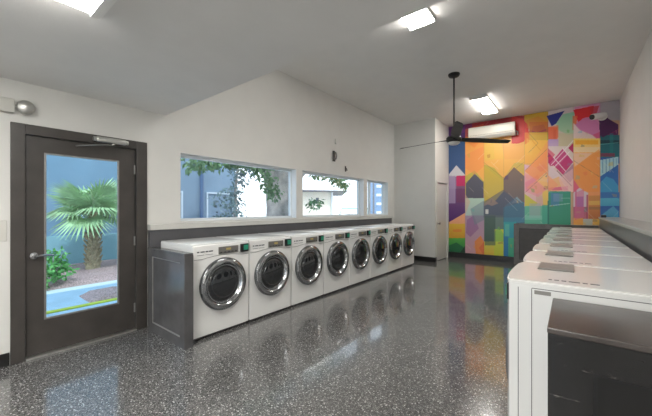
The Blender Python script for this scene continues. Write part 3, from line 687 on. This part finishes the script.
sc = thing('security_camera', 'white bullet security camera with dark lens at the top right of the mural', 'security camera', (0.50, YM-0.0045, 3.37))
bm = B(); lathe(bm, [(0.065, 0.0), (0.065, -0.025), (0.045, -0.04), (0.0, -0.042)], 'y', (0.03, 0, 0.0), 20); tube(bm, [(0.03, -0.03, 0), (0.02, -0.09, -0.02)], 0.018, 10)
obj('mount', bm, M['white2'], sc, smooth='auto')
bm = B(); tube(bm, [(0.06, -0.07, 0.02), (0.04, -0.09, 0.0), (-0.08, -0.20, -0.03), (-0.10, -0.22, -0.035)], [0.035, 0.05, 0.05, 0.047], 16)
obj('housing', bm, M['white'], sc, smooth='auto')
sc.scale = (1.35, 1.35, 1.35)
bm = B(); tube(bm, [(-0.098, -0.218, -0.034), (-0.106, -0.226, -0.037)], 0.041, 16); obj('lens', bm, M['dark'], sc, smooth='auto')

el = thing('emergency_light', 'pale emergency light bar with round lamp head left of the dark door', 'emergency light', (XL, 0.25, 2.255))
bm = B(); box(bm, 0.0, 0.055, -0.30, 0.165, -0.06, 0.06, bev=0.01, seg=2); obj('housing', bm, M['hardplate'], el, smooth='auto')
bm = B(); lathe(bm, [(0.0, 0.0), (0.04, 0.002), (0.058, 0.03), (0.062, 0.07), (0.054, 0.09), (0.035, 0.10), (0.0, 0.103)], 'x', (0.003, 0.232, 0.0), 20); tube(bm, [(0.03, 0.14, 0), (0.04, 0.18, 0)], 0.016, 8)
obj('lamp_head', bm, M['alu'], el, smooth='auto')
tp = thing('wall_plate', 'blank cream wall plate beside the left side of the dark door', 'wall plate', (XL, 0.31, 1.17))
obj('plate', bx(0.0, 0.008, -0.06, 0.06, -0.09, 0.09, bev=0.003), M['hardplate'], tp)
obj('screw', bx(0.008, 0.010, -0.004, 0.004, 0.052, 0.060), M['steel'], tp)
# small dark wall fixtures above the windows
a = thing('wall_bracket', 'larger dark metal bracket high on the wall above the middle window', 'wall bracket', (XL, 5.08, 2.45))
bm = B(); box(bm, 0, 0.012, -0.04, 0.04, -0.11, 0.11, bev=0.004); obj('plate', bm, M['dark'], a)
bm = B(); tube(bm, [(0.012, 0, 0.07), (0.06, 0, 0.06), (0.075, 0, 0.0), (0.06, 0, -0.06), (0.012, 0, -0.07)], 0.016, 8); obj('loop', bm, M['steel'], a, smooth='auto')
a = thing('wall_hook', 'small dark hook on the wall just above the middle window', 'wall hook', (XL, 5.50, 2.23))
bm = B(); box(bm, 0, 0.010, -0.022, 0.022, -0.06, 0.06, bev=0.004); obj('plate', bm, M['dark'], a)
bm = B(); tube(bm, [(0.010, 0, 0.02), (0.035, 0, 0.0), (0.04, 0, -0.04), (0.055, 0, -0.03)], 0.008, 8); obj('hook', bm, M['dark'], a, smooth='auto')
a = thing('wall_sensor', 'small white sensor on the wall above the dark bracket', 'sensor', (XL, 5.14, 2.76))
bm = B(); box(bm, 0, 0.03, -0.03, 0.03, -0.05, 0.05, bev=0.01); obj('case', bm, M['white2'], a)
sw = thing('light_switch', 'small white switch plate on the left half of the mural', 'light switch', (mural_xy(108.5, 281)[0], YM-0.0045, mural_xy(108.5, 281)[1]))
obj('plate', bx(-0.035, 0.035, -0.008, 0, -0.058, 0.058, bev=0.002), M['white2'], sw); obj('toggle', bx(-0.008, 0.008, -0.016, -0.008, -0.015, 0.015), M['white'], sw)
ou = thing('ledge_box', 'small dark junction box at the far end of the right ledge', 'junction box', (0.52, 8.3, 1.186))
obj('case', bx(-0.04, 0.04, -0.05, 0.05, 0, 0.05, bev=0.005), M['dark'], ou); obj('cover', bx(-0.03, 0.03, -0.04, 0.04, 0.051, 0.056), M['steel'], ou)

# ------------------------------------------------------------------ outdoors
g = struct('ground_outside', bx(-60, XL-T-0.001, -30, 70, -0.2, -0.03), M['concrete'])
struct('ground_behind', bx(XL-T, 20, -30, YB-T-0.001, -0.2, -0.03), M['concrete'])
st_ = struct('driveway', bx(-6.6, XL-T-0.002, -3, 12, -0.03, -0.015), M['asphalt'])
kb = bx(-5.45, -5.35, -3, 12, -0.015, 0.0); k_ = struct('yellow_line', kb, M['yellow'])
# mulch bed
def mound(x0, x1, y0, y1, z, nx, ny, seed):
    bm = B(); rnd = random.Random(seed); vs = {}
    for i in range(nx+1):
        for j in range(ny+1):
            u, v_ = i/nx, j/ny; e = min(1, 6*min(u, 1-u), 8*min(v_, 1-v_))
            vs[i, j] = bm.verts.new((x0+(x1-x0)*u, y0+(y1-y0)*v_, -0.03 + (z+rnd.uniform(-0.015, 0.015))*math.sin(e*PI/2)))
    for i in range(nx):
        for j in range(ny): bm.faces.new((vs[i, j], vs[i+1, j], vs[i+1, j+1], vs[i, j+1]))
    return bm
struct('planting_bed', mound(-9.49, -6.95, -3, 9, 0.10, 24, 70, 2), M['mulch'], smooth=True)
struct('gravel_patch', mound(-6.1, -5.47, 1.35, 3.2, 0.09, 14, 24, 5), M['mulch'], smooth=True)

bw = thing('blue_building', 'blue stucco building wall with a downpipe outside the door and first window', 'building', (-9.5, 0, -0.03))
obj('wall', bx(-5.0, 0.0, -9, 6.7, 0, 4.6), M['bluewall'], bw)
obj('wall_base', bx(0.001, 0.06, -9, 2.98, 0, 0.75), M['bluetrim'], bw)
pp = B(); tube(pp, [(0.07, 5.35, 0.0), (0.07, 5.35, 4.5)], 0.06, 10); obj('downpipe', pp, mat('downpipe_blue', (78, 106, 142), 0.5), bw, smooth='auto')
fb = B()
for (y0, y1) in ((3.7, 4.75), (5.55, 6.6)):
    box(fb, 0.0005, 0.04, y0, y0+0.05, 0.6, 1.95); box(fb, 0.0005, 0.04, y1-0.05, y1, 0.6, 1.95); box(fb, 0.0005, 0.04, y0+0.05, y1-0.05, 1.90, 1.95)
obj('pale_trim', fb, mat('pale_trim', (196, 212, 226), 0.5), bw)  # thin pale outlines, two uprights and a top bar each

def leaf_blob(bm, c, r, n, size, rnd, sq=1.0):
    for _ in range(n):
        d = Vector((rnd.gauss(0, 1), rnd.gauss(0, 1), rnd.gauss(0, 1))).normalized()*r*(rnd.random()**0.4)
        p = Vector(c) + Vector((d.x, d.y, d.z*sq)); ax = Vector((rnd.gauss(0, 1), rnd.gauss(0, 1), rnd.gauss(-0.6, 0.7))).normalized()
        s_ = ax.cross(Vector((rnd.gauss(0, 1), rnd.gauss(0, 1), rnd.gauss(0, 1)))).normalized(); L_ = size*rnd.uniform(0.7, 1.3); w = L_*0.24
        a0 = bm.verts.new(p); a1 = bm.verts.new(p+ax*L_*0.5+s_*w); a2 = bm.verts.new(p+ax*L_); a3 = bm.verts.new(p+ax*L_*0.5-s_*w)
        bm.faces.new((a0, a1, a2, a3))
# tree
tr = thing('shade_tree', 'thick grey-barked leafy tree right outside the first window', 'tree', (-5.9, 5.45, -0.03))
bm = B()
tube(bm, [(0, 0, 0), (0, 0, 0.5), (0.0, 0.0, 1.4), (0.02, 0.0, 1.9), (0.1, 0.05, 2.6), (0.2, 0.1, 3.3)], [0.44, 0.32, 0.30, 0.34, 0.36, 0.2], 20)
tube(bm, [(0.0, -0.02, 1.75), (0.0, -0.3, 2.35), (-0.1, -0.8, 2.8), (-0.2, -1.8, 3.2)], [0.24, 0.18, 0.14, 0.08], 12)
tube(bm, [(0.0, 0.1, 1.6), (0.1, 0.45, 2.2), (0.0, 1.2, 2.7), (0, 2.2, 3.0)], [0.2, 0.18, 0.12, 0.06], 12)
obj('trunk', bm, M['bark'], tr, smooth=True)
rnd = random.Random(11); bm = B()
for k in range(46):
    c = (rnd.uniform(-1.8, 1.3), rnd.uniform(-2.9, 2.6), rnd.uniform(3.05, 4.6)); leaf_blob(bm, c, 0.6, 60, 0.2, rnd, 0.7)
for (y, z, x) in ((-2.6, 2.30, 0.6), (-2.35, 2.36, 0.6), (-2.1, 2.38, 0.6), (-1.85, 2.42, 0.7), (-1.6, 2.44, 0.6), (-1.35, 2.45, 0.6), (-1.1, 2.45, 0.6), (-0.9, 2.3, 0.5), (-0.72, 2.05, 0.5), (-0.62, 1.85, 0.5), (-0.95, 2.45, 0.4), (0.95, 2.5, 0.5), (1.25, 2.42, 0.7), (1.6, 2.35, 0.7), (1.9, 2.3, 0.5), (2.2, 2.2, 0.5), (0.85, 1.62, 0.5)):
    leaf_blob(bm, (x, y, z-0.07), 0.22, 60, 0.14, rnd, 0.8)
obj('foliage', bm, M['leaf'], tr)
# second tree, whose loose crown stands against the sky beside the blue building
t2 = thing('slender_tree', 'slender tree with loose leaves in front of the edge of the blue building', 'tree', (-8.3, 5.75, -0.03))
bm = B(); tube(bm, [(0, 0, 0), (0.05, 0.05, 1.0), (0, 0.1, 2.0), (0.05, 0.2, 3.2)], [0.07, 0.06, 0.045, 0.02], 10); obj('trunk', bm, M['bark'], t2, smooth=True)
bm = B()
for k in range(26):
    zz = rnd.uniform(1.0, 3.4); leaf_blob(bm, (rnd.uniform(-0.3, 0.4), rnd.uniform(-0.55, 0.25) + (zz-1.2)*0.28, zz), 0.3, 52, 0.12, rnd)
obj('foliage', bm, mat('leaf_blue_green', (112, 138, 142), 0.6, var=0.3), t2)

# palm
pm = thing('fan_palm', 'small fan palm with pale green fronds in the gravel bed outside the door', 'palm tree', (-8.15, 2.10, 0.03))
bm = B(); tube(bm, [(0, 0, -0.02), (0, 0, 0.2), (0.0, 0.0, 0.7), (0.0, 0.0, 1.1), (0, 0, 1.27)], [0.15, 0.12, 0.10, 0.12, 0.08], 14)
for k in range(70):
    q = k*2.4; z = 0.08 + 1.0*k/70; r = 0.11
    p = Vector((r*math.cos(q), r*math.sin(q), z)); tube(bm, [p, p+Vector((0.06*math.cos(q), 0.06*math.sin(q), 0.08))], [0.03, 0.012], 5)
obj('trunk', bm, M['palmbark'], pm)
def frond(az, el, L_, R_, droop, rnd):
    bm = B(); d = Vector((math.cos(az)*math.cos(el), math.sin(az)*math.cos(el), math.sin(el))); base = Vector((0, 0, 1.25))
    tip = base + d*L_; mid = base + d*L_*0.5 + Vector((0, 0, 0.04)); tube(bm, [base, mid, tip], [0.02, 0.014, 0.01], 6)
    side = d.cross(Vector((0, 0, 1))).normalized(); nrm = side.cross(d).normalized(); n = 30
    for i in range(n):
        a_ = math.radians(-125 + 250*i/(n-1)); dr_ = (d*math.cos(a_) + side*math.sin(a_)).normalized(); LL = R_*rnd.uniform(0.88, 1.0)*(1-0.18*abs(a_)/2.2)
        wv = nrm.cross(dr_).normalized()
        p0 = tip; p1 = tip + dr_*LL*0.5 + nrm*0.02; p2 = tip + dr_*LL - Vector((0, 0, droop*LL))
        w = LL*0.045
        va = bm.verts.new(p0); vb = bm.verts.new(p1+wv*w); vc = bm.verts.new(p1-wv*w); vd = bm.verts.new(p2); ve = bm.verts.new(p1-nrm*0.02)
        bm.faces.new((va, vb, ve)); bm.faces.new((va, ve, vc)); bm.faces.new((vb, vd, ve)); bm.faces.new((ve, vd, vc))
    return bm
rnd = random.Random(3)
for k in range(16):
    az = k*2.399; el = [0.15, 0.5, 0.95, 0.0, 0.7, -0.35][k % 6]
    obj('frond', frond(az, el, rnd.uniform(0.28, 0.4), rnd.uniform(0.62, 0.8), 0.3 if el < 0.5 else 0.08, rnd), M['frond'], pm)
for (x, y, s_, lab) in ((-7.15, 1.24, 0.34, 'low green bush at the left edge of the door glass, beside the palm'),):
    bu = thing('low_bush', lab, 'bush', (x, y, 0.04)); bm = B()
    for k in range(9): leaf_blob(bm, (rnd.uniform(-.15, .15), rnd.uniform(-.15, .15), rnd.uniform(0.12, 0.55)), 0.17, 50, 0.09, rnd)
    obj('foliage', bm, M['bush'], bu)
    bm = B(); 
    for q in range(5): tube(bm, [(0, 0, -0.03), (0.08*math.cos(q*1.3), 0.08*math.sin(q*1.3), 0.25), (0.14*math.cos(q*1.3), 0.14*math.sin(q*1.3), 0.5)], 0.008, 5)
    obj('stems', bm, M['bark'], bu)

# cream house beyond the middle window
def at(px, D):      # a spot at depth D in the direction of a read-off column
    u = (px-326)/F; return (D*(-sa+ca*u), D*(ca+sa*u))
hx, hy = at(316, 17)
hs = thing('cream_house', 'cream house with a dark flat eave seen through the middle window', 'house', (hx, hy, -0.03), rz=CAM_A)
obj('wall', bx(-0.9, 0.95, 0, 5, 0, 2.32), M['cream'], hs)
rf = B(); prism(rf, [(-1.05, 2.33), (1.7, 2.33), (1.7, 2.37), (-1.05, 2.42)], 'y', -0.5, 5.4); obj('roof', rf, M['roof'], hs)
wd = obj('vent_window', bx(0.0, 0.16, -0.03, -0.001, 1.72, 2.0), M['roof'], hs)
dp = B(); tube(dp, [(0.88, -0.06, 0.02), (0.88, -0.06, 2.3)], 0.05, 8); obj('downpipe', dp, M['farwhite'], hs)
fx, fy = at(349, 15)
fe = thing('metal_railing', 'pale green metal railing outside the middle window', 'railing', (fx, fy, -0.03), rz=CAM_A)
rb = B(); tube(rb, [(-0.55, 0, 0.0), (-0.45, 0, 1.12), (-0.35, 0, 1.40), (0.9, 0, 1.40)], 0.025, 8); obj('top_rail', rb, M['teal'], fe, smooth='auto')
for x in (0.0, 0.4, 0.88):
    rb = B(); tube(rb, [(x, 0, 0), (x, 0, 1.38)], 0.018, 8); obj('post', rb, M['teal'], fe)
bxx, byy = at(384, 42)
fb = thing('blue_office_block', 'hazy blue many-storey building seen through the small far window', 'building', (bxx, byy, -0.03), rz=CAM_A)
obj('wall', bx(-1.0, 5.0, 0, 6, 0, 6.0), M['farblue'], fb)
for z in (0.7, 1.9, 3.1, 4.3):
    obj('floor_band', bx(-1.03, 5.03, -0.1, -0.001, z, z+0.35), M['farwhite'], fb)
tube_ = B(); tube(tube_, [(-1.5, -0.5, 0), (-1.5, -0.5, 5.5)], 0.12, 8); obj('mast', tube_, M['roof'], fb)

# ------------------------------------------------------------------ light
w = bpy.data.worlds.new('World'); bpy.context.scene.world = w; w.use_nodes = True
nt = w.node_tree; bg = nt.nodes['Background']
sk = nt.nodes.new('ShaderNodeTexCoord'); sp = nt.nodes.new('ShaderNodeSeparateXYZ'); rp = nt.nodes.new('ShaderNodeValToRGB')
rp.color_ramp.elements[0].position = 0.0; rp.color_ramp.elements[0].color = (1.0, 1.0, 1.0, 1); rp.color_ramp.elements[1].position = 0.8; rp.color_ramp.elements[1].color = (0.74, 0.87, 1.0, 1)
nt.links.new(sk.outputs['Generated'], sp.inputs[0]); nt.links.new(sp.outputs['Z'], rp.inputs['Fac']); nt.links.new(rp.outputs['Color'], bg.inputs['Color'])
bg.inputs['Strength'].default_value = 2.0
sl = bpy.data.lights.new('sun', 'SUN'); sl.energy = 2.2; sl.angle = math.radians(2); sl.color = (1.0, 0.96, 0.9)
so = bpy.data.objects.new('sun', sl); C.objects.link(so)
so.rotation_euler = Vector((-0.62, 0.25, -0.9)).to_track_quat('-Z', 'Y').to_euler()

# ------------------------------------------------------------------ camera
cd = bpy.data.cameras.new('camera'); cam = bpy.data.objects.new('camera', cd); C.objects.link(cam)
cd.sensor_width = 36; cd.lens = 36*F/652; cd.shift_y = (CY-208)/652; cd.clip_start = 0.05; cd.clip_end = 300
cam.location = (0, 0, CAM_Z); cam.rotation_euler = (PI/2, 0, CAM_A)
bpy.context.scene.camera = cam
vs = bpy.context.scene.view_settings
vs.view_transform = 'Standard'; vs.look = 'None'; vs.gamma = 1.0; vs.use_curve_mapping = False; vs.exposure = 0.22
